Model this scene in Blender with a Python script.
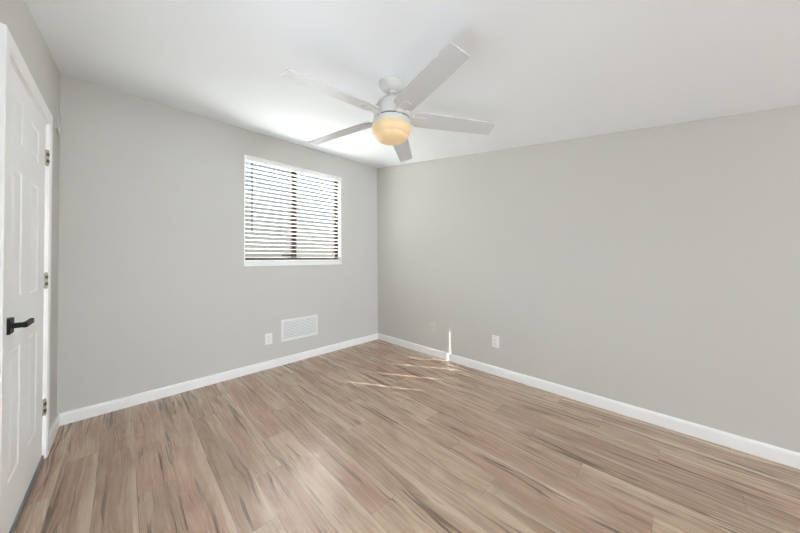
import bpy, bmesh, math, random
from mathutils import Vector, Matrix

for o in list(bpy.data.objects):
    bpy.data.objects.remove(o)
random.seed(7)
S = bpy.context.scene
COL = S.collection
PI = math.pi

# ------------------------------------------------------------------ camera
# room frame: x runs along the window wall, y towards it (wall at y = 0), z up, metres
W, H, SL = 3.0013, 2.5376, 0.1418          # room width, ceiling height at the window wall, ceiling slope
YR = -9.0                                  # rear wall
YB = -3.85                                 # behind the camera the ceiling runs on level


def ceil_z(y):
    return H + SL * max(y, YB)


cam_loc = Vector((0.3401, -3.1442, 1.1756))
yaw, pitch, roll = 0.7834, 0.0140, -0.0064
fwd = Vector((math.sin(yaw) * math.cos(pitch), math.cos(yaw) * math.cos(pitch), math.sin(pitch)))
r0 = Vector((math.cos(yaw), -math.sin(yaw), 0))
u0 = r0.cross(fwd)
rr = math.cos(roll) * r0 + math.sin(roll) * u0
uu = math.cos(roll) * u0 - math.sin(roll) * r0
cd = bpy.data.cameras.new('camera')
cam = bpy.data.objects.new('camera', cd)
COL.objects.link(cam)
cam.matrix_world = Matrix(((rr.x, uu.x, -fwd.x, cam_loc.x), (rr.y, uu.y, -fwd.y, cam_loc.y),
                           (rr.z, uu.z, -fwd.z, cam_loc.z), (0, 0, 0, 1)))
cd.sensor_fit = 'HORIZONTAL'
cd.sensor_width = 36
cd.lens = 275.98 / 800 * 36
cd.shift_y = -11.167 / 800
cd.clip_start = 0.02
S.camera = cam

# ------------------------------------------------------------------ sky, sun, fill lamps, exposure
wd = bpy.data.worlds.new('world')
S.world = wd
wd.use_nodes = True
wn, wl = wd.node_tree.nodes, wd.node_tree.links
wn.clear()
wo = wn.new('ShaderNodeOutputWorld')
bg = wn.new('ShaderNodeBackground')
tc = wn.new('ShaderNodeTexCoord')
sx = wn.new('ShaderNodeSeparateXYZ')
ramp = wn.new('ShaderNodeValToRGB')
wl.new(tc.outputs['Generated'], sx.inputs[0])
wl.new(sx.outputs['Z'], ramp.inputs[0])
ramp.color_ramp.elements[0].position = 0.0
ramp.color_ramp.elements[0].color = (1.0, 0.93, 0.83, 1)
mid_e = ramp.color_ramp.elements.new(0.09)
mid_e.color = (0.95, 0.96, 0.97, 1)
ramp.color_ramp.elements[1].position = 0.30
ramp.color_ramp.elements[1].color = (0.74, 0.87, 1.0, 1)
wl.new(ramp.outputs[0], bg.inputs[0])
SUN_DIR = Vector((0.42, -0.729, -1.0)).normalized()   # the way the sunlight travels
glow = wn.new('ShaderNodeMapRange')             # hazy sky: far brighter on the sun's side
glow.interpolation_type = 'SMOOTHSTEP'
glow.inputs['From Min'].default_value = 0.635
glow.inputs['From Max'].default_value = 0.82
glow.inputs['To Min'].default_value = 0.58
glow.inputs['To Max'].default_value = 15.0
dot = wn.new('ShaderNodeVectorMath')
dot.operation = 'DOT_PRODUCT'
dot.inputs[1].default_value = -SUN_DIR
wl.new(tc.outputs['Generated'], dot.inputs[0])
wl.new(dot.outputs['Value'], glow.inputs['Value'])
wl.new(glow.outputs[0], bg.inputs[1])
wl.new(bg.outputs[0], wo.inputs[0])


def lamp(name, kind, energy, color, loc=(0, 0, 0), direction=(0, 0, -1), size=None, size_y=None):
    d = bpy.data.lights.new(name, kind)
    d.energy = energy
    d.color = color
    o = bpy.data.objects.new(name, d)
    COL.objects.link(o)
    o.location = loc
    o.rotation_euler = Vector(direction).to_track_quat('-Z', 'Y').to_euler()
    if kind == 'AREA':
        d.shape = 'RECTANGLE'
        d.size = size
        d.size_y = size_y
    return o


sun = lamp('sun', 'SUN', 36.0, (1.0, 0.975, 0.96), (1, 3, 6), SUN_DIR)
sun.data.angle = math.radians(0.2)
# added fill lamps, set in two made-up doorways behind the camera
fill_a = lamp('side_fill', 'AREA', 23.0, (0.82, 0.912, 0.995), (-0.02, -2.475, 0.95), (1, 0.0, 0.0), 1.0, 1.8)
fill_b = lamp('rear_fill', 'AREA', 226.0, (0.81, 0.91, 0.995), (2.175, YR - 0.02, 0.92), (0, 1, 0.0), 1.4, 1.75)
portal = lamp('window_portal', 'AREA', 1.0, (1, 1, 1), (1.78, 0.20, 1.70), (0, -1, 0), 1.2, 1.2)
portal.data.cycles.is_portal = True

vs = S.view_settings
vs.view_transform = 'Standard'
vs.look = 'None'
vs.gamma = 1.0
vs.use_curve_mapping = False
vs.exposure = 0.0
S.cycles.use_denoising = True
S.cycles.filter_width = 1.3
S.cycles.use_adaptive_sampling = False
S.cycles.use_light_tree = False
S.cycles.sample_clamp_indirect = 0.0
S.cycles.max_bounces = 14
S.cycles.diffuse_bounces = 10
S.cycles.transparent_max_bounces = 16


# ------------------------------------------------------------------ materials
def srgb(r, g, b):
    f = lambda c: c / 12.92 if c <= 0.04045 else ((c + 0.055) / 1.055) ** 2.4
    return (f(r / 255), f(g / 255), f(b / 255), 1)


def mat(name, col, rough=0.5, metal=0.0, spec=0.5, bump=0.0, bump_scale=300, mottling=0.0):
    m = bpy.data.materials.new(name)
    m.use_nodes = True
    nt = m.node_tree
    b = nt.nodes['Principled BSDF']
    b.inputs['Base Color'].default_value = col
    b.inputs['Roughness'].default_value = rough
    b.inputs['Metallic'].default_value = metal
    b.inputs['Specular IOR Level'].default_value = spec
    t = nt.nodes.new('ShaderNodeTexCoord')
    if mottling:
        n = nt.nodes.new('ShaderNodeTexNoise')
        n.inputs['Scale'].default_value = 3.0
        n.inputs['Detail'].default_value = 3.0
        nt.links.new(t.outputs['Object'], n.inputs['Vector'])
        mx = nt.nodes.new('ShaderNodeMix')
        mx.data_type = 'RGBA'
        mx.inputs['A'].default_value = tuple(c * (1 - mottling) for c in col[:3]) + (1,)
        mx.inputs['B'].default_value = tuple(min(1, c * (1 + mottling)) for c in col[:3]) + (1,)
        nt.links.new(n.outputs['Fac'], mx.inputs['Factor'])
        nt.links.new(mx.outputs['Result'], b.inputs['Base Color'])
    if bump:
        n2 = nt.nodes.new('ShaderNodeTexNoise')
        n2.inputs['Scale'].default_value = bump_scale
        n2.inputs['Detail'].default_value = 2.0
        nt.links.new(t.outputs['Object'], n2.inputs['Vector'])
        bp = nt.nodes.new('ShaderNodeBump')
        bp.inputs['Strength'].default_value = bump
        bp.inputs['Distance'].default_value = 0.002
        nt.links.new(n2.outputs['Fac'], bp.inputs['Height'])
        nt.links.new(bp.outputs['Normal'], b.inputs['Normal'])
    return m


WALL_C = srgb(203, 201, 196)
M = {}
M['wall'] = mat('wall_paint', WALL_C, 0.75, spec=0.25, bump=0.10, bump_scale=220, mottling=0.012)
M['ceiling'] = mat('ceiling_paint', srgb(241, 244, 247), 0.9, spec=0.1, bump=0.08, bump_scale=150)
M['trim'] = mat('white_trim_paint', srgb(242, 241, 240), 0.4, spec=0.4, bump=0.01, bump_scale=60)
M['door'] = mat('white_door_paint', srgb(243, 243, 243), 0.42, spec=0.4, bump=0.02, bump_scale=90)
M['plastic'] = mat('white_plastic', srgb(236, 236, 234), 0.35, bump=0.01, bump_scale=50)
M['vent'] = mat('white_enamel', srgb(230, 230, 230), 0.4, bump=0.01, bump_scale=50)
M['fan'] = mat('white_fan_enamel', srgb(210, 208, 204), 0.4, bump=0.01, bump_scale=60)
M['blade'] = mat('white_fan_blade', srgb(206, 206, 206), 0.45, bump=0.02, bump_scale=60)
M['slat'] = mat('white_blind_slat', srgb(240, 240, 238), 0.5, bump=0.01, bump_scale=60)
M['cord'] = mat('blind_cord', srgb(150, 148, 144), 0.8, bump=0.05, bump_scale=500)
M['wand'] = mat('clear_grey_wand', srgb(72, 73, 76), 0.4, bump=0.01, bump_scale=60)
M['bronze'] = mat('bronze_aluminium', srgb(62, 46, 38), 0.45, metal=0.2, bump=0.02, bump_scale=200)
M['nickel'] = mat('satin_nickel', srgb(176, 170, 158), 0.42, metal=0.6, bump=0.02, bump_scale=300)
M['dark'] = mat('dark_recess', srgb(92, 84, 68), 0.6, bump=0.02, bump_scale=300)
M['black'] = mat('matte_black_metal', srgb(6, 6, 7), 0.45, metal=0.0, spec=0.3, bump=0.01, bump_scale=300)
M['sweep'] = mat('grey_vinyl_sweep', srgb(128, 129, 131), 0.6, bump=0.1, bump_scale=200)
M['plate'] = mat('painted_cover_plate', srgb(209, 207, 201), 0.5, bump=0.02, bump_scale=200)
M['slot'] = mat('grey_shadow_slot', srgb(120, 120, 120), 0.7, bump=0.01, bump_scale=300)
M['sand'] = mat('sandy_ground', srgb(206, 204, 203), 0.95, bump=0.4, bump_scale=8, mottling=0.1)
M['blocker'] = mat('light_block_paint', srgb(215, 213, 208), 0.8, bump=0.05, bump_scale=200)


def floor_material():
    """Wood-look laminate: 151.5 mm planks running along y, 1.218 m long, quarter stagger."""
    m = bpy.data.materials.new('laminate_planks')
    m.use_nodes = True
    nt = m.node_tree
    N, L = nt.nodes, nt.links
    b = N['Principled BSDF']

    def math_(op, a, c=None, d=None):
        n = N.new('ShaderNodeMath')
        n.operation = op
        for i, v in enumerate((a, c, d)):
            if v is None:
                continue
            if isinstance(v, (int, float)):
                n.inputs[i].default_value = v
            else:
                L.new(v, n.inputs[i])
        return n.outputs[0]

    def comb(x, y, z):
        n = N.new('ShaderNodeCombineXYZ')
        for i, v in enumerate((x, y, z)):
            if isinstance(v, (int, float)):
                n.inputs[i].default_value = v
            else:
                L.new(v, n.inputs[i])
        return n.outputs[0]

    def noise(vec, scale, detail=2.0, rough=0.5, dist=0.0):
        n = N.new('ShaderNodeTexNoise')
        n.inputs['Scale'].default_value = scale
        n.inputs['Detail'].default_value = detail
        n.inputs['Roughness'].default_value = rough
        n.inputs['Distortion'].default_value = dist
        L.new(vec, n.inputs['Vector'])
        return n.outputs['Fac']

    def smooth(v, lo, hi, a=0.0, c=1.0):
        n = N.new('ShaderNodeMapRange')
        n.interpolation_type = 'SMOOTHSTEP'
        n.inputs['From Min'].default_value = lo
        n.inputs['From Max'].default_value = hi
        n.inputs['To Min'].default_value = a
        n.inputs['To Max'].default_value = c
        L.new(v, n.inputs['Value'])
        return n.outputs[0]

    def mix(f, a, c, mode='MIX'):
        n = N.new('ShaderNodeMix')
        n.data_type = 'RGBA'
        n.blend_type = mode
        for k, v in (('Factor', f), ('A', a), ('B', c)):
            if isinstance(v, (int, float)):
                n.inputs[k].default_value = v
            elif isinstance(v, tuple):
                n.inputs[k].default_value = v
            else:
                L.new(v, n.inputs[k])
        return n.outputs['Result']

    t = N.new('ShaderNodeTexCoord')
    sp = N.new('ShaderNodeSeparateXYZ')
    L.new(t.outputs['Object'], sp.inputs[0])
    X, Y = sp.outputs['X'], sp.outputs['Y']
    u = math_('DIVIDE', math_('SUBTRACT', X, 0.0865), 0.1515)
    n_ = math_('FLOOR', u)
    v = math_('DIVIDE', math_('ADD', math_('ADD', Y, 0.005), math_('MULTIPLY', math_('SUBTRACT', 6.0, n_), 0.3045)), 1.218)
    m_ = math_('FLOOR', v)
    fu = math_('FRACT', u)
    fv = math_('FRACT', v)
    wn_ = N.new('ShaderNodeTexWhiteNoise')
    wn_.noise_dimensions = '2D'
    L.new(comb(n_, m_, 0), wn_.inputs['Vector'])
    sc = N.new('ShaderNodeSeparateColor')
    L.new(wn_.outputs['Color'], sc.inputs[0])
    r1, r2, r3 = sc.outputs[0], sc.outputs[1], sc.outputs[2]
    # grain space: every plank takes its own piece of the figure
    gx = math_('ADD', X, math_('MULTIPLY', r1, 37.0))
    gy = math_('ADD', Y, math_('MULTIPLY', r2, 53.0))
    # slow sideways drift of the grain, so the lines wander and hook round knots
    d1 = noise(comb(math_('MULTIPLY', gx, 7.0), math_('MULTIPLY', gy, 1.9), 0), 1.0, 2.0, 0.5)
    drift = math_('MULTIPLY', math_('SUBTRACT', d1, 0.5), 0.07)
    wx = math_('ADD', gx, drift)
    broad = noise(comb(math_('MULTIPLY', wx, 16.0), math_('MULTIPLY', gy, 1.3), 3.1), 1.0, 3.0, 0.55, 0.3)
    fine = noise(comb(math_('MULTIPLY', wx, 95.0), math_('MULTIPLY', gy, 1.8), 7.7), 1.0, 3.0, 0.6, 0.2)
    streak_n = noise(comb(math_('MULTIPLY', wx, 54.0), math_('MULTIPLY', gy, 1.8), 11.3), 1.0, 2.0, 0.5, 0.5)
    patch = noise(comb(math_('MULTIPLY', gx, 6.0), math_('MULTIPLY', gy, 1.6), 5.5), 1.0, 1.0, 0.5)
    pale_n = noise(comb(math_('MULTIPLY', wx, 22.0), math_('MULTIPLY', gy, 0.9), 17.9), 1.0, 2.0, 0.5, 0.2)
    light = srgb(195, 171, 147)
    mid = srgb(174, 149, 127)
    brown = srgb(146, 120, 99)
    red = srgb(179, 145, 125)
    pale = srgb(211, 192, 169)
    dark = srgb(98, 80, 67)
    base = mix(smooth(broad, 0.36, 0.64), light, mid)
    base = mix(smooth(math_('ADD', patch, math_('MULTIPLY', math_('SUBTRACT', r3, 0.5), 0.6)), 0.48, 0.75, 0, 0.85), base, red)
    base = mix(smooth(r1, 0.35, 1.0, 0.0, 0.5), base, brown)
    base = mix(smooth(pale_n, 0.54, 0.72, 0, 0.5), base, pale)
    base = mix(smooth(fine, 0.50, 0.72, 0, 0.22), base, brown)
    # cathedral figure: contour lines of a slow field
    field = noise(comb(math_('MULTIPLY', gx, 9.0), math_('MULTIPLY', gy, 1.5), 23.0), 1.0, 2.0, 0.45, 0.4)
    rings = math_('SINE', math_('MULTIPLY', field, 48.0))
    base = mix(smooth(rings, 0.6, 1.0, 0.0, 0.30), base, brown)
    base = mix(smooth(rings, -0.3, -1.0, 0.0, 0.12), base, pale)
    # pale sapwood towards one long edge of many planks
    edge = math_('ADD', fu, math_('MULTIPLY', math_('SUBTRACT', d1, 0.5), 0.9))
    sap = math_('MULTIPLY', smooth(edge, 0.74, 0.90), smooth(r2, 0.25, 0.6))
    base = mix(math_('MULTIPLY', sap, 0.6), base, pale)
    strk = math_('MULTIPLY', smooth(streak_n, 0.59, 0.65), smooth(patch, 0.30, 0.46))
    base = mix(math_('MULTIPLY', strk, 0.78), base, dark)
    # plank seams
    eu = math_('MULTIPLY', math_('MINIMUM', fu, math_('SUBTRACT', 1.0, fu)), 0.1515)
    ev = math_('MULTIPLY', math_('MINIMUM', fv, math_('SUBTRACT', 1.0, fv)), 1.218)
    e = math_('MINIMUM', eu, ev)
    seam = smooth(e, 0.0006, 0.0020, 1.0, 0.0)
    base = mix(math_('MULTIPLY', seam, 0.5), base, srgb(88, 72, 60))
    L.new(base, b.inputs['Base Color'])
    ro = math_('ADD', 0.21, math_('MULTIPLY', fine, 0.12))
    L.new(ro, b.inputs['Roughness'])
    b.inputs['Specular IOR Level'].default_value = 0.75
    bp = N.new('ShaderNodeBump')
    bp.inputs['Strength'].default_value = 0.25
    bp.inputs['Distance'].default_value = 0.001
    h = math_('SUBTRACT', math_('MULTIPLY', fine, 0.25), seam)
    L.new(h, bp.inputs['Height'])
    L.new(bp.outputs['Normal'], b.inputs['Normal'])
    return m


M['floor'] = floor_material()


def see_through(name, tint, fac, gloss_col, rough):
    """thin sheet: mostly clear, a little of it reflects"""
    m = bpy.data.materials.new(name)
    m.use_nodes = True
    nt = m.node_tree
    nt.nodes.clear()
    out = nt.nodes.new('ShaderNodeOutputMaterial')
    mx = nt.nodes.new('ShaderNodeMixShader')
    tr = nt.nodes.new('ShaderNodeBsdfTransparent')
    tr.inputs[0].default_value = tint
    if rough is None:
        gl = nt.nodes.new('ShaderNodeBsdfDiffuse')
    else:
        gl = nt.nodes.new('ShaderNodeBsdfGlossy')
        gl.inputs['Roughness'].default_value = rough
    gl.inputs[0].default_value = gloss_col
    mx.inputs[0].default_value = fac
    nt.links.new(tr.outputs[0], mx.inputs[1])
    nt.links.new(gl.outputs[0], mx.inputs[2])
    nt.links.new(mx.outputs[0], out.inputs[0])
    return m


M['glass'] = see_through('window_glass', (0.96, 0.98, 0.97, 1), 0.02, (1, 1, 1, 1), 0.02)
M['screen'] = see_through('insect_mesh', (1, 1, 1, 1), 0.24, (0.10, 0.10, 0.11, 1), None)


def bowl_material():
    """frosted alabaster glass lit by the lamp inside"""
    m = bpy.data.materials.new('alabaster_glass')
    m.use_nodes = True
    nt = m.node_tree
    b = nt.nodes['Principled BSDF']
    t = nt.nodes.new('ShaderNodeTexCoord')
    n = nt.nodes.new('ShaderNodeTexNoise')
    n.inputs['Scale'].default_value = 9
    n.inputs['Detail'].default_value = 3
    n.inputs['Distortion'].default_value = 1.5
    nt.links.new(t.outputs['Object'], n.inputs['Vector'])
    r = nt.nodes.new('ShaderNodeValToRGB')
    r.color_ramp.elements[0].position = 0.35
    r.color_ramp.elements[0].color = srgb(244, 205, 150)
    r.color_ramp.elements[1].position = 0.65
    r.color_ramp.elements[1].color = srgb(250, 222, 178)
    nt.links.new(n.outputs['Fac'], r.inputs[0])
    b.inputs['Base Color'].default_value = srgb(205, 180, 140)
    b.inputs['Roughness'].default_value = 0.35
    nt.links.new(r.outputs[0], b.inputs['Emission Color'])
    b.inputs['Emission Strength'].default_value = 0.28
    return m


M['bowl'] = bowl_material()
M['bowl'].cycles.emission_sampling = 'NONE'


# ------------------------------------------------------------------ mesh helpers
def obj(name, bm, material, parent=None, smooth=False, loc=None):
    bmesh.ops.recalc_face_normals(bm, faces=bm.faces[:])
    me = bpy.data.meshes.new(name)
    bm.to_mesh(me)
    bm.free()
    me.materials.append(material)
    if smooth:
        for p in me.polygons:
            p.use_smooth = True
        try:
            me.set_sharp_from_angle(angle=math.radians(35))
        except Exception:
            pass
    o = bpy.data.objects.new(name, me)
    COL.objects.link(o)
    if parent is not None:
        o.parent = parent
    if loc is not None:
        o.location = loc
    return o


def box(bm, x0, x1, y0, y1, z0, z1, bev=0.0, seg=2):
    vs_ = [bm.verts.new((x, y, z)) for x in (x0, x1) for y in (y0, y1) for z in (z0, z1)]
    q = [(0, 1, 3, 2), (4, 6, 7, 5), (0, 4, 5, 1), (2, 3, 7, 6), (0, 2, 6, 4), (1, 5, 7, 3)]
    fs = [bm.faces.new([vs_[i] for i in f]) for f in q]
    if bev:
        es = list({e for f in fs for e in f.edges})
        bmesh.ops.bevel(bm, geom=es, offset=bev, segments=seg, profile=0.5, affect='EDGES', clamp_overlap=True)
    return vs_


def lathe(bm, prof, n=48, centre=(0, 0)):
    rings = []
    for r, z in prof:
        if r < 1e-5:
            rings.append([bm.verts.new((centre[0], centre[1], z))])
        else:
            rings.append([bm.verts.new((centre[0] + r * math.cos(2 * PI * k / n), centre[1] + r * math.sin(2 * PI * k / n), z)) for k in range(n)])
    for a, c in zip(rings, rings[1:]):
        for k in range(n):
            k2 = (k + 1) % n
            if len(a) == 1 and len(c) == 1:
                continue
            if len(a) == 1:
                bm.faces.new((a[0], c[k2], c[k]))
            elif len(c) == 1:
                bm.faces.new((a[k], a[k2], c[0]))
            else:
                bm.faces.new((a[k], a[k2], c[k2], c[k]))
    for rg in (rings[0], rings[-1]):
        if len(rg) > 1:
            bm.faces.new(rg)


def rod(bm, p, q, r, n=10):
    p, q = Vector(p), Vector(q)
    d = (q - p)
    rot = d.to_track_quat('Z', 'Y').to_matrix().to_4x4()
    bmesh.ops.create_cone(bm, cap_ends=True, segments=n, radius1=r, radius2=r, depth=d.length,
                          matrix=Matrix.Translation((p + q) / 2) @ rot)


def prism(bm, poly, axis, a0, a1):
    """extrude a 2-D outline along an axis; poly in the two remaining axes in order"""
    def P(u, v, a):
        return {'x': (a, u, v), 'y': (u, a, v), 'z': (u, v, a)}[axis]
    A = [bm.verts.new(P(u, v, a0)) for u, v in poly]
    B = [bm.verts.new(P(u, v, a1)) for u, v in poly]
    n = len(poly)
    bm.faces.new(A)
    bm.faces.new(B[::-1])
    for i in range(n):
        j = (i + 1) % n
        bm.faces.new((A[i], B[i], B[j], A[j]))


def empty(name, loc=(0, 0, 0)):
    o = bpy.data.objects.new(name, None)
    COL.objects.link(o)
    o.location = loc
    o.empty_display_size = 0.1
    return o


def tag(o, label, cat, group=None):
    o['label'] = label
    o['category'] = cat
    if group:
        o['group'] = group
    return o


def struct(o, label=None):
    o['kind'] = 'structure'
    if label:
        o['label'] = label
    return o


# ------------------------------------------------------------------ room shell
TW = 0.13                                   # wall thickness
OX0, OX1, OZ0, OZ1 = 1.207, 2.3728, 1.1110, 2.2694   # window opening
bm = bmesh.new()
box(bm, -TW, W + TW, YR - TW, TW, -0.12, 0.0)
struct(obj('floor', bm, M['floor']), 'wood-look plank floor running towards the window wall')

# ceiling: one sloping slab, highest at the window wall
bm = bmesh.new()
prism(bm, [(TW, ceil_z(TW)), (TW, ceil_z(TW) + 0.14), (YB, ceil_z(YB) + 0.14), (YR - TW, ceil_z(YB) + 0.14), (YR - TW, ceil_z(YB)), (YB, ceil_z(YB))], 'x', -TW, W + TW)
struct(obj('ceiling', bm, M['ceiling']), 'smooth white ceiling sloping up to the window wall')


def wall_with_openings(name, along, a0, a1, t0, t1, top, holes, material, label):
    """a wall along x or y; holes = [(a0, a1, z0, z1)] in order; top(a) = height"""
    bm = bmesh.new()
    cuts = sorted({a0, a1} | ({YB} if along == 'y' else set()) | {h[0] for h in holes} | {h[1] for h in holes})
    for c0, c1 in zip(cuts, cuts[1:]):
        h = [q for q in holes if q[0] <= c0 + 1e-6 and q[1] >= c1 - 1e-6]
        spans = []
        if h:
            if h[0][2] > 0:
                spans.append(((0, 0), (h[0][2], h[0][2])))
            spans.append(((h[0][3], h[0][3]), (top(c0), top(c1))))
        else:
            spans.append(((0, 0), (top(c0), top(c1))))
        for (za0, za1), (zb0, zb1) in spans:
            pts = [(c0, za0), (c1, za1), (c1, zb1), (c0, zb0)]
            prism(bm, pts, 'y' if along == 'x' else 'x', t0, t1)
    bmesh.ops.remove_doubles(bm, verts=bm.verts[:], dist=1e-5)
    # drop the inner faces where two pieces meet
    seen = {}
    for f in bm.faces[:]:
        k = tuple(sorted(v.index for v in f.verts)) if False else frozenset(f.verts)
        seen.setdefault(k, []).append(f)
    dead = [f for fs in seen.values() if len(fs) > 1 for f in fs]
    bmesh.ops.delete(bm, geom=dead, context='FACES_ONLY')
    return struct(obj(name, bm, material), label)


DY0, DY1, DZ = -1.318, -0.448, 2.012         # rough door opening in the left wall (y range, head)
HY0, HY1 = -3.00, -1.95                      # opening added beside the camera for the fill lamp
wall_with_openings('wall_back', 'x', 0, W, 0, TW, lambda a: ceil_z(0), [(OX0, OX1, OZ0, OZ1)], M['wall'], 'pale greige wall with the window')
wall_with_openings('wall_right', 'y', YR, TW, W, W + TW, ceil_z, [], M['wall'], 'pale greige blank wall on the right')
wall_with_openings('wall_left', 'y', YR, TW, -TW, 0, ceil_z, [(HY0, HY1, 0, 1.88), (DY0, DY1, 0, DZ)], M['wall'], 'pale greige wall with the white door')
wall_with_openings('wall_front', 'x', 0, W, YR - TW, YR, lambda a: ceil_z(YR), [(1.45, 2.90, 0, 1.82)], M['wall'], 'greige wall behind the camera')

# unseen boxes added behind both openings to block the sky light
bm = bmesh.new()
box(bm, -1.3, -TW, HY0 - 0.3, HY0 - 0.2, 0, 2.1)
box(bm, -1.3, -TW, HY1 + 0.2, HY1 + 0.3, 0, 2.1)
box(bm, -1.4, -1.3, HY0 - 0.3, HY1 + 0.3, 0, 2.1)
box(bm, -1.4, -TW, HY0 - 0.3, HY1 + 0.3, 2.1, 2.2)
box(bm, -1.4, -TW, HY0 - 0.3, HY1 + 0.3, -0.12, 0.0)
struct(obj('light_block_side', bm, M['blocker']))
bm = bmesh.new()
box(bm, 0.0, 0.1, YR - 1.3, YR - TW, 0, 2.1)
box(bm, W - 0.1, W, YR - 1.3, YR - TW, 0, 2.1)
box(bm, 0.0, W, YR - 1.4, YR - 1.3, 0, 2.1)
box(bm, 0.0, W, YR - 1.4, YR - TW, 2.1, 2.2)
box(bm, 0.0, W, YR - 1.4, YR - TW, -0.12, 0.0)
struct(obj('light_block_rear', bm, M['blocker']))

# baseboards with an eased top edge
BH, BT = 0.085, 0.014
CY0_, CY1_ = -1.357, -0.405                 # outer edges of the door casing


def base_profile(s):
    return [(0, 0), (s * BT, 0), (s * BT, BH - 0.016), (s * BT * 0.75, BH - 0.005), (s * BT * 0.35, BH), (0, BH)]


def base_run(name, axis, at, s, a0, a1):
    bm = bmesh.new()
    prism(bm, [(at + u, v) for u, v in base_profile(s)], axis, a0, a1)
    return struct(obj(name, bm, M['trim']))


base_run('baseboard_back', 'x', 0, -1, 0, W)
base_run('baseboard_right', 'y', W, -1, YR, -BT * 0.2)
bm = bmesh.new()
for a0, a1 in ((CY1_, -BT * 0.2), (HY1, CY0_), (YR, HY0)):
    prism(bm, base_profile(1), 'y', a0, a1)
struct(obj('baseboard_left', bm, M['trim']))
bm = bmesh.new()
for a0, a1 in ((BT, 1.45), (2.90, W - BT)):
    prism(bm, [(YR + u, v) for u, v in base_profile(1)], 'x', a0, a1)
struct(obj('baseboard_front', bm, M['trim']))

# ------------------------------------------------------------------ window
win = struct(empty('window_1', (0, 0, 0)), 'bronze framed sliding window in a white lined recess')
WB = OZ0 + 0.042                            # top of the sill board
FY0, FY1 = 0.066, 0.108                     # window frame depth
bm = bmesh.new()                            # painted lining of the recess
box(bm, OX0, OX0 + 0.010, -0.003, FY0, WB, OZ1)
box(bm, OX1 - 0.010, OX1, -0.003, FY0, WB, OZ1)
box(bm, OX0 + 0.010, OX1 - 0.010, -0.003, FY0, OZ1 - 0.010, OZ1)
obj('reveal_lining', bm, M['trim'], win)
bm = bmesh.new()
box(bm, OX0, OX1, -0.010, FY0, OZ0, WB, 0.003)
obj('window_sill', bm, M['trim'], win)
LX0, LX1, LZ1 = OX0 + 0.010, OX1 - 0.010, OZ1 - 0.010
bm = bmesh.new()
fw, fl_, fr_ = 0.030, 0.008, 0.055         # head, left and right bars
box(bm, LX0 - 0.01, LX0 + fl_, FY0, FY1, WB, LZ1 + 0.01)
box(bm, LX1 - fr_, LX1 + 0.01, FY0, FY1, WB, LZ1 + 0.01)
box(bm, LX0 + fl_, LX1 - fr_, FY0, FY1, LZ1 - fw, LZ1 + 0.01)
box(bm, LX0 + fl_, LX1 - fr_, FY0, FY1, WB - 0.02, WB + 0.044)
obj('window_frame', bm, M['bronze'], win)
bm = bmesh.new()
MX0, MX1 = 1.732, 1.793
box(bm, MX0, MX1, FY0 + 0.002, FY1 - 0.004, WB + 0.044, LZ1 - fw, 0.003)
obj('mullion', bm, M['bronze'], win)
bm = bmesh.new()
box(bm, MX0 - 0.105, MX0, FY0 + 0.006, FY0 + 0.026, WB + 0.067, WB + 0.088, 0.002)
obj('latch', bm, M['bronze'], win)
bm = bmesh.new()
box(bm, LX0 + fl_, MX0, 0.084, 0.088, WB + 0.044, LZ1 - fw)
obj('glass_pane', bm, M['glass'], win)
bm = bmesh.new()
box(bm, MX1, LX1 - fr_, 0.078, 0.082, WB + 0.044, LZ1 - fw)
obj('glass_pane', bm, M['glass'], win)
bm = bmesh.new()
vq = [bm.verts.new(c) for c in ((LX0 + fl_, 0.104, WB + 0.044), (MX0, 0.104, WB + 0.044), (MX0, 0.104, LZ1 - fw), (LX0 + fl_, 0.104, LZ1 - fw))]
bm.faces.new(vq)
obj('insect_screen', bm, M['screen'], win)

# ------------------------------------------------------------------ blind
BY = 0.036                                  # centre of the slats
blind = tag(empty('window_blind', ((OX0 + OX1) / 2, BY, WB)), 'white horizontal slat blind with open slats filling the window recess', 'blind')
bo = Vector(blind.location)
LADDERS = (1.332, 1.642, 1.957, 2.242)
PITCH, N_SLAT, Z0 = 0.046, 22, 1.208
SX0, SX1 = LX0 + 0.004, LX1 - 0.004
TILT = math.radians(9)                     # room side raised


def slat_into(bm, z):
    hw, hl = 0.0075, 0.0100                 # route hole half sizes
    xs = [SX0]
    for lx in LADDERS:
        xs += [lx - hw, lx + hw]
    xs.append(SX1)
    ys = [-0.0235, -hl, hl, 0.0235]
    up = lambda y: 0.0022 * (1 - (y / 0.0235) ** 2)
    ct, st = math.cos(TILT), math.sin(TILT)
    g = [[bm.verts.new((x - bo.x, y * ct, z - bo.z - y * st + up(y) * 0.6)) for y in ys] for x in xs]
    fs = []
    for i in range(len(xs) - 1):
        for j in range(3):
            if j == 1 and i % 2 == 1:
                continue
            fs.append(bm.faces.new((g[i][j], g[i + 1][j], g[i + 1][j + 1], g[i][j + 1])))
    ex = bmesh.ops.extrude_face_region(bm, geom=fs, use_keep_orig=True)
    nv = [q for q in ex['geom'] if isinstance(q, bmesh.types.BMVert)]
    bmesh.ops.translate(bm, verts=nv, vec=(0, 0, -0.0022))


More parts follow.
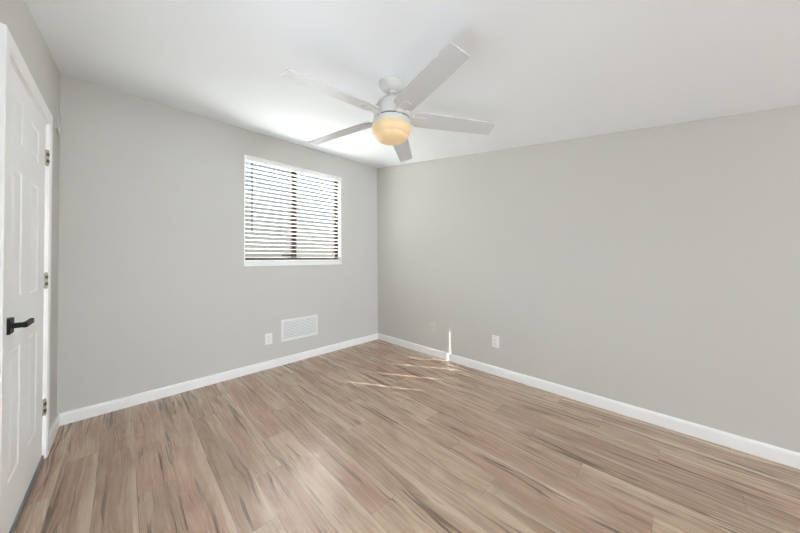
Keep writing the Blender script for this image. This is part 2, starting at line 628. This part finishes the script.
bm = bmesh.new()
for k in range(N_SLAT):
    slat_into(bm, Z0 + k * PITCH)
obj('slats', bm, M['slat'], blind)
bm = bmesh.new()
box(bm, SX0 - bo.x, SX1 - bo.x, -0.027, 0.027, 2.222 - bo.z, LZ1 - 0.001 - bo.z, 0.002)
obj('headrail', bm, M['slat'], blind)
bm = bmesh.new()
box(bm, SX0 - bo.x, SX1 - bo.x, -0.0255, 0.0255, 0.001, 0.024, 0.003)
obj('bottom_rail', bm, M['slat'], blind)
for lx in LADDERS:
    bm = bmesh.new()
    for yy in (-0.0262, 0.0262):
        rod(bm, (lx + 0.007 - bo.x, yy, 0.02), (lx + 0.007 - bo.x, yy, 2.206 - bo.z), 0.0012, 6)
    obj('ladder_cord', bm, M['cord'], blind)
bm = bmesh.new()
rod(bm, (1.282 - bo.x, -0.034, 2.20 - bo.z), (1.282 - bo.x, -0.034, 1.475 - bo.z), 0.0055, 8)
rod(bm, (1.282 - bo.x, -0.034, 2.195 - bo.z), (1.282 - bo.x, -0.024, 2.225 - bo.z), 0.003, 8)
obj('tilt_wand', bm, M['wand'], blind)

# ------------------------------------------------------------------ outside, seen between the slats
bm = bmesh.new()
vq = [bm.verts.new(c) for c in ((-30, TW + 0.02, -0.35), (40, TW + 0.02, -0.35), (40, 60, -0.35), (-30, 60, -0.35))]
bm.faces.new(vq)
struct(obj('ground', bm, M['sand']), 'pale sandy yard outside the window')
# ------------------------------------------------------------------ door in the left wall
CY0, CY1, CZ = -1.357, -0.405, 2.077        # casing outline
CI0, CI1, CIZ = -1.300, -0.467, 2.009       # casing inner edge
CT = 0.016
bm = bmesh.new()


def casing_bar(bm, pts_in, pts_out):
    """flat casing with a small step towards the opening, mitred"""
    prof = [(0.0, 0.0), (0.0, 0.012), (0.10, 0.0125), (0.16, CT), (0.96, CT), (1.0, CT - 0.003), (1.0, 0.0)]
    rings = []
    for pi, po in zip(pts_in, pts_out):
        rings.append([bm.verts.new((x, pi[0] + (po[0] - pi[0]) * t, pi[1] + (po[1] - pi[1]) * t)) for t, x in prof])
    n = len(prof)
    for a, c in zip(rings, rings[1:]):
        for i in range(n):
            j = (i + 1) % n
            bm.faces.new((a[i], a[j], c[j], c[i]))
    bm.faces.new(rings[0])
    bm.faces.new(rings[-1][::-1])


casing_bar(bm, [(CI0, 0), (CI0, CIZ), (CI1, CIZ), (CI1, 0)], [(CY0, 0), (CY0, CZ), (CY1, CZ), (CY1, 0)])
trim = struct(obj('trim_1', bm, M['trim']), 'white casing around the door')
bm = bmesh.new()                            # jamb with stop
JY0, JY1, JZ = DY0 + 0.012, DY1 - 0.020, DZ - 0.010
for y0, y1, z0, z1 in ((DY0, JY0, 0, DZ), (JY1, DY1, 0, DZ), (JY0, JY1, JZ, DZ)):
    box(bm, -0.14, 0.0, y0, y1, z0, z1)
for y0, y1, z0, z1 in ((JY0, JY0 + 0.012, 0, JZ), (JY1 - 0.012, JY1, 0, JZ), (JY0 + 0.012, JY1 - 0.012, JZ - 0.012, JZ)):
    box(bm, -0.075, -0.042, y0, y1, z0, z1)
obj('door_jamb', bm, M['trim'], trim)

LY0, LY1, LZ0, LZT = JY0 + 0.003, JY1 - 0.020, 0.034, 2.000   # leaf
door = struct(empty('door_1', (0, LY1, 0)), 'white six panel door with black lever and nickel hinges')
dy = LY1
leaf_bm = bmesh.new()
TH = 0.036
LXF = -0.001                                # room face of the leaf
cols = [(-1.172, -0.998), (-0.835, -0.660)]
rows = [(0.250, 0.795), (1.017, 1.585), (1.715, 1.890)]
ys = [LY0, cols[0][0], cols[0][1], cols[1][0], cols[1][1], LY1]
zs = [LZ0, rows[0][0], rows[0][1], rows[1][0], rows[1][1], rows[2][0], rows[2][1], LZT]


def q4(bm, pts):
    bm.faces.new([bm.verts.new(p) for p in pts])


for i in range(5):
    for j in range(7):
        y0, y1, z0, z1 = ys[i], ys[i + 1], zs[j], zs[j + 1]
        if i in (1, 3) and j in (1, 3, 5):
            # sticking slopes in, a flat groove, then the raised field
            rects = [(0.0, 0.0), (0.008, -0.0035), (0.018, -0.0040), (0.045, -0.0010)]
            prev = None
            for inset, dx in rects:
                cur = [(LXF + dx, y0 + inset, z0 + inset), (LXF + dx, y1 - inset, z0 + inset),
                       (LXF + dx, y1 - inset, z1 - inset), (LXF + dx, y0 + inset, z1 - inset)]
                if prev:
                    for k in range(4):
                        k2 = (k + 1) % 4
                        q4(leaf_bm, (prev[k], prev[k2], cur[k2], cur[k]))
                prev = cur
            q4(leaf_bm, prev)
        else:
            q4(leaf_bm, ((LXF, y0, z0), (LXF, y1, z0), (LXF, y1, z1), (LXF, y0, z1)))
for a, c in (((LY0, LZ0), (LY1, LZ0)), ((LY1, LZ0), (LY1, LZT)), ((LY1, LZT), (LY0, LZT)), ((LY0, LZT), (LY0, LZ0))):
    q4(leaf_bm, ((LXF, a[0], a[1]), (LXF, c[0], c[1]), (LXF - TH, c[0], c[1]), (LXF - TH, a[0], a[1])))
q4(leaf_bm, ((LXF - TH, LY0, LZ0), (LXF - TH, LY1, LZ0), (LXF - TH, LY1, LZT), (LXF - TH, LY0, LZT)))
bmesh.ops.remove_doubles(leaf_bm, verts=leaf_bm.verts[:], dist=1e-5)
bmesh.ops.translate(leaf_bm, verts=leaf_bm.verts[:], vec=(0, -dy, 0))
obj('door_leaf', leaf_bm, M['door'], door)
bm = bmesh.new()
box(bm, -0.030, 0.006, LY0 - dy + 0.002, LY1 - dy - 0.002, 0.004, 0.034, 0.002)
sw = obj('door_sweep', bm, M['sweep'], door)
sw['label'] = 'grey vinyl sweep along the bottom of the door'
for hz in (1.798, 1.062, 0.310):
    bm = bmesh.new()
    box(bm, -0.004, 0.0035, -0.013, 0.020, hz - 0.045, hz + 0.045, 0.001)
    for s in (-0.032, -0.011, 0.011, 0.032):
        rod(bm, (0.006, 0.010, hz + s - 0.0100), (0.006, 0.010, hz + s + 0.0100), 0.0062, 12)
    rod(bm, (0.006, 0.010, hz - 0.049), (0.006, 0.010, hz + 0.049), 0.0045, 10)
    hg = obj('hinge', bm, M['nickel'], door, True)
    hg['label'] = 'satin nickel hinge'
    bm = bmesh.new()
    for s in (-0.020, 0.020):
        box(bm, 0.0030, 0.0130, -0.0040, 0.0165, hz + s - 0.009, hz + s + 0.009, 0.001)
    obj('hinge_knuckle_gap', bm, M['dark'], hg)
# lever handle with square rose
hy, hz = -1.232, 0.915
bm = bmesh.new()
box(bm, LXF, LXF + 0.017, hy - 0.031 - dy, hy + 0.031 - dy, hz - 0.031, hz + 0.031, 0.0015)
hd = obj('door_handle', bm, M['black'], door)
hd['label'] = 'matte black lever handle on a square rose'
bm = bmesh.new()
box(bm, LXF + 0.010, LXF + 0.056, hy - 0.010 - dy, hy + 0.010 - dy, hz - 0.010, hz + 0.010, 0.002)
box(bm, LXF + 0.044, LXF + 0.056, hy - 0.012 - dy, hy + 0.112 - dy, hz - 0.011, hz + 0.011, 0.002)
obj('lever', bm, M['black'], hd)

# wall-coloured cover high on the left wall, between casing and corner
chime = tag(empty('wall_box', (0, -0.128, 2.062)), 'small wall-coloured box high on the wall between door casing and corner', 'wall box')
bm = bmesh.new()
box(bm, 0, 0.006, -0.070, 0.060, 0.015, 0.150, 0.003)
obj('back_plate', bm, M['wall'], chime)
bm = bmesh.new()
box(bm, 0.006, 0.012, -0.018, 0.054, 0.005, 0.145, 0.004)
obj('cover', bm, M['wall'], chime)

# ------------------------------------------------------------------ wall vent
vent = tag(empty('wall_vent', (1.8045, 0, 0.379)), 'white louvred air return grille low on the wall below the window', 'vent')
vw, vh, vb = 0.2225, 0.121, 0.024
bm = bmesh.new()
for x0, x1, z0, z1 in ((-vw, -vw + vb, -vh, vh), (vw - vb, vw, -vh, vh), (-vw + vb, vw - vb, vh - vb, vh), (-vw + vb, vw - vb, -vh, -vh + vb)):
    box(bm, x0, x1, -0.010, -0.0005, z0, z1)
bmesh.ops.remove_doubles(bm, verts=bm.verts[:], dist=1e-5)
obj('vent_frame', bm, M['vent'], vent)
bm = bmesh.new()
nl = 11
for k in range(nl):
    z = -vh + vb + (k + 0.5) * (2 * (vh - vb)) / nl
    prism(bm, [(-0.0090, z - 0.0078), (-0.0078, z - 0.0084), (-0.0008, z + 0.0050), (-0.0020, z + 0.0058)], 'x', -vw + vb - 0.002, vw - vb + 0.002)
obj('louvers', bm, M['vent'], vent)
bm = bmesh.new()
box(bm, -vw + 0.01, vw - 0.01, -0.0006, -0.0001, -vh + 0.01, vh - 0.01)
obj('duct_shade', bm, M['slot'], vent)  # solid sheet, its grey stands in for the shade behind the louvers
for sx_ in (-1, 1):
    bm = bmesh.new()
    rod(bm, (sx_ * (vw - 0.012), -0.0115, 0), (sx_ * (vw - 0.012), -0.009, 0), 0.004, 12)
    obj('screw', bm, M['vent'], vent)


# ------------------------------------------------------------------ outlets
def outlet(loc, rz, label, group, pw=0.038, ph=0.060):
    """local: plate face towards -y"""
    t = tag(empty('electrical_outlet', loc), label, 'outlet', group)
    t.rotation_euler = (0, 0, rz)
    bm = bmesh.new()
    box(bm, -pw, pw, -0.007, 0, -ph, ph, 0.0025)
    obj('cover_plate', bm, M['plastic'], t)
    for s in (1, -1):
        bm = bmesh.new()
        lathe_pts = []
        for k in range(24):
            a = 2 * PI * k / 24
            lathe_pts.append((0.0165 * math.cos(a), s * 0.0195 + max(-0.0125, min(0.0125, 0.0165 * math.sin(a)))))
        prism(bm, lathe_pts, 'y', -0.0092, -0.006)
        rc = obj('receptacle', bm, M['plastic'], t)
        bm = bmesh.new()
        for xx, hh in ((-0.006, 0.0042), (0.006, 0.0035)):
            box(bm, xx - 0.0011, xx + 0.0011, -0.0096, -0.0090, s * 0.0195 + 0.002 - hh, s * 0.0195 + 0.002 + hh)
        rod(bm, (0, -0.0096, s * 0.0195 - 0.0075), (0, -0.0090, s * 0.0195 - 0.0075), 0.0022, 10)
        obj('slots', bm, M['slot'], rc)
    bm = bmesh.new()
    rod(bm, (0, -0.0082, 0), (0, -0.006, 0), 0.003, 10)
    obj('screw', bm, M['plastic'], t)
    return t


outlet((1.449, 0, 0.321), 0, 'white duplex outlet low on the window wall, left of the grille', 'white duplex outlets')
outlet((W, -1.837, 0.338), -PI / 2, 'white duplex outlet low on the blank right wall', 'white duplex outlets')

plate = tag(empty('cable_plate', (W, -1.034, 0.338)), 'wall-coloured cable jack plate low on the right wall near the corner', 'wall plate')
plate.rotation_euler = (0, 0, -PI / 2)
bm = bmesh.new()
box(bm, -0.036, 0.036, -0.006, 0, -0.058, 0.058, 0.0025)
obj('cover_plate', bm, M['plate'], plate)
bm = bmesh.new()
rod(bm, (0, -0.014, 0.004), (0, -0.005, 0.004), 0.0045, 6)
jk = obj('jack', bm, M['nickel'], plate)
jk['label'] = 'small metal jack'

# ------------------------------------------------------------------ ceiling fan
FX, FY = 1.509, -1.904
FCZ = ceil_z(FY)
fan = tag(empty('ceiling_fan', (FX, FY, FCZ)), 'white five blade ceiling fan with a lit amber glass bowl', 'ceiling fan')
Z = lambda z: z - FCZ
bm = bmesh.new()
lathe(bm, [(0.078, 0.0), (0.078, -0.010), (0.075, -0.013), (0.073, -0.024), (0.068, -0.030), (0.052, -0.044), (0.044, -0.047), (0.028, -0.048)], 48)
cn = obj('canopy', bm, M['fan'], fan, True)
cn.rotation_euler = (math.atan(SL), 0, 0)
bm = bmesh.new()
lathe(bm, [(0.024, Z(2.226)), (0.027, Z(2.214)), (0.022, Z(2.206)), (0.0135, Z(2.204)), (0.0135, Z(2.184)), (0.020, Z(2.181)), (0.022, Z(2.170))], 32)
obj('downrod', bm, M['fan'], fan, True)
bm = bmesh.new()
lathe(bm, [(0.022, Z(2.175)), (0.042, Z(2.171)), (0.068, Z(2.157)), (0.089, Z(2.136)), (0.103, Z(2.110)), (0.111, Z(2.083)), (0.113, Z(2.060)), (0.112, Z(2.046)), (0.106, Z(2.044))], 64)
obj('motor_housing', bm, M['fan'], fan, True)
bm = bmesh.new()
lathe(bm, [(0.102, Z(2.046)), (0.102, Z(2.030))], 48)
obj('flywheel', bm, M['slot'], fan, True)
bm = bmesh.new()
lathe(bm, [(0.100, Z(2.033)), (0.112, Z(2.032)), (0.117, Z(2.027)), (0.118, Z(2.005)), (0.116, Z(1.996)), (0.106, Z(1.994))], 64)
obj('light_fitter', bm, M['fan'], fan, True)
bm = bmesh.new()
lathe(bm, [(0.105, Z(1.998)), (0.118, Z(1.994)), (0.122, Z(1.983)), (0.120, Z(1.968)), (0.113, Z(1.953)), (0.104, Z(1.942)), (0.0985, Z(1.938)),
           (0.0975, Z(1.932)), (0.091, Z(1.921)), (0.078, Z(1.912)), (0.056, Z(1.907)), (0.028, Z(1.9045)), (0.0, Z(1.904))], 64)
bowl = obj('glass_bowl', bm, M['bowl'], fan, True)
bowl['label'] = 'lit amber glass bowl'

PHASE, PIT, R1 = 3.1375, 0.2437, 0.665
cp, sp_ = math.cos(PIT), math.sin(PIT)
ZB_ROOT, ZB_TIP = 2.052, 2.024
RB = 0.138                                  # where the blade begins


def blade_bm():
    bm = bmesh.new()
    out = []
    # outline in (radius, chord): rounded root, straight sides, softly rounded tip corners
    for a in range(0, 7):
        t = PI / 2 + PI / 2 * a / 6
        out.append((RB + 0.030 + 0.030 * math.cos(t), 0.062 - 0.030 + 0.030 * math.sin(t)))
    for a in range(0, 7):
        t = PI + PI / 2 * a / 6
        out.append((RB + 0.030 + 0.030 * math.cos(t), -0.062 + 0.030 + 0.030 * math.sin(t)))
    out += [(0.40, -0.0600), (R1 - 0.006, -0.0525), (R1, -0.047), (R1, 0.047), (R1 - 0.006, 0.0525), (0.40, 0.0600)]
    A, B = [], []
    for r, c in out:
        f = (r - RB) / (R1 - RB)
        z = Z(ZB_ROOT + (ZB_TIP - ZB_ROOT) * f)
        A.append(bm.verts.new((r, c * cp, z - c * sp_)))
        B.append(bm.verts.new((r, c * cp, z - c * sp_ + 0.0055)))
    bm.faces.new(A)
    bm.faces.new(B[::-1])
    for i in range(len(out)):
        j = (i + 1) % len(out)
        bm.faces.new((A[i], B[i], B[j], A[j]))
    return bm


def bracket_bm():
    bm = bmesh.new()
    # arm from the flywheel dropping to a flat plate screwed under the blade
    st = [(0.095, 0.018, 2.0350, 0.0), (0.112, 0.020, 2.0365, 0.3), (0.126, 0.027, 2.0425, 0.9), (0.138, 0.028, 2.0452, 1.0), (0.206, 0.028, 2.0418, 1.0), (0.214, 0.025, 2.0415, 1.0)]
    rings = []
    for r, hw, z, k in st:
        ring = []
        for c, dz in ((-hw, 0), (hw, 0), (hw, 0.0060), (-hw, 0.0060)):
            ring.append(bm.verts.new((r, c, Z(z) + dz - c * sp_ * k)))
        rings.append(ring)
    for a, c in zip(rings, rings[1:]):
        for i in range(4):
            j = (i + 1) % 4
            bm.faces.new((a[i], a[j], c[j], c[i]))
    bm.faces.new(rings[0])
    bm.faces.new(rings[-1][::-1])
    return bm


blade0 = obj('fan_blade', blade_bm(), M['blade'], fan)
brk0 = obj('blade_bracket', bracket_bm(), M['fan'], blade0)
for k in range(5):
    if k == 0:
        b_ = blade0
    else:
        b_ = blade0.copy()
        COL.objects.link(b_)
        b_.parent = fan
        c_ = brk0.copy()
        COL.objects.link(c_)
        c_.parent = b_
    b_.rotation_euler = (0, 0, PHASE + k * 2 * PI / 5)
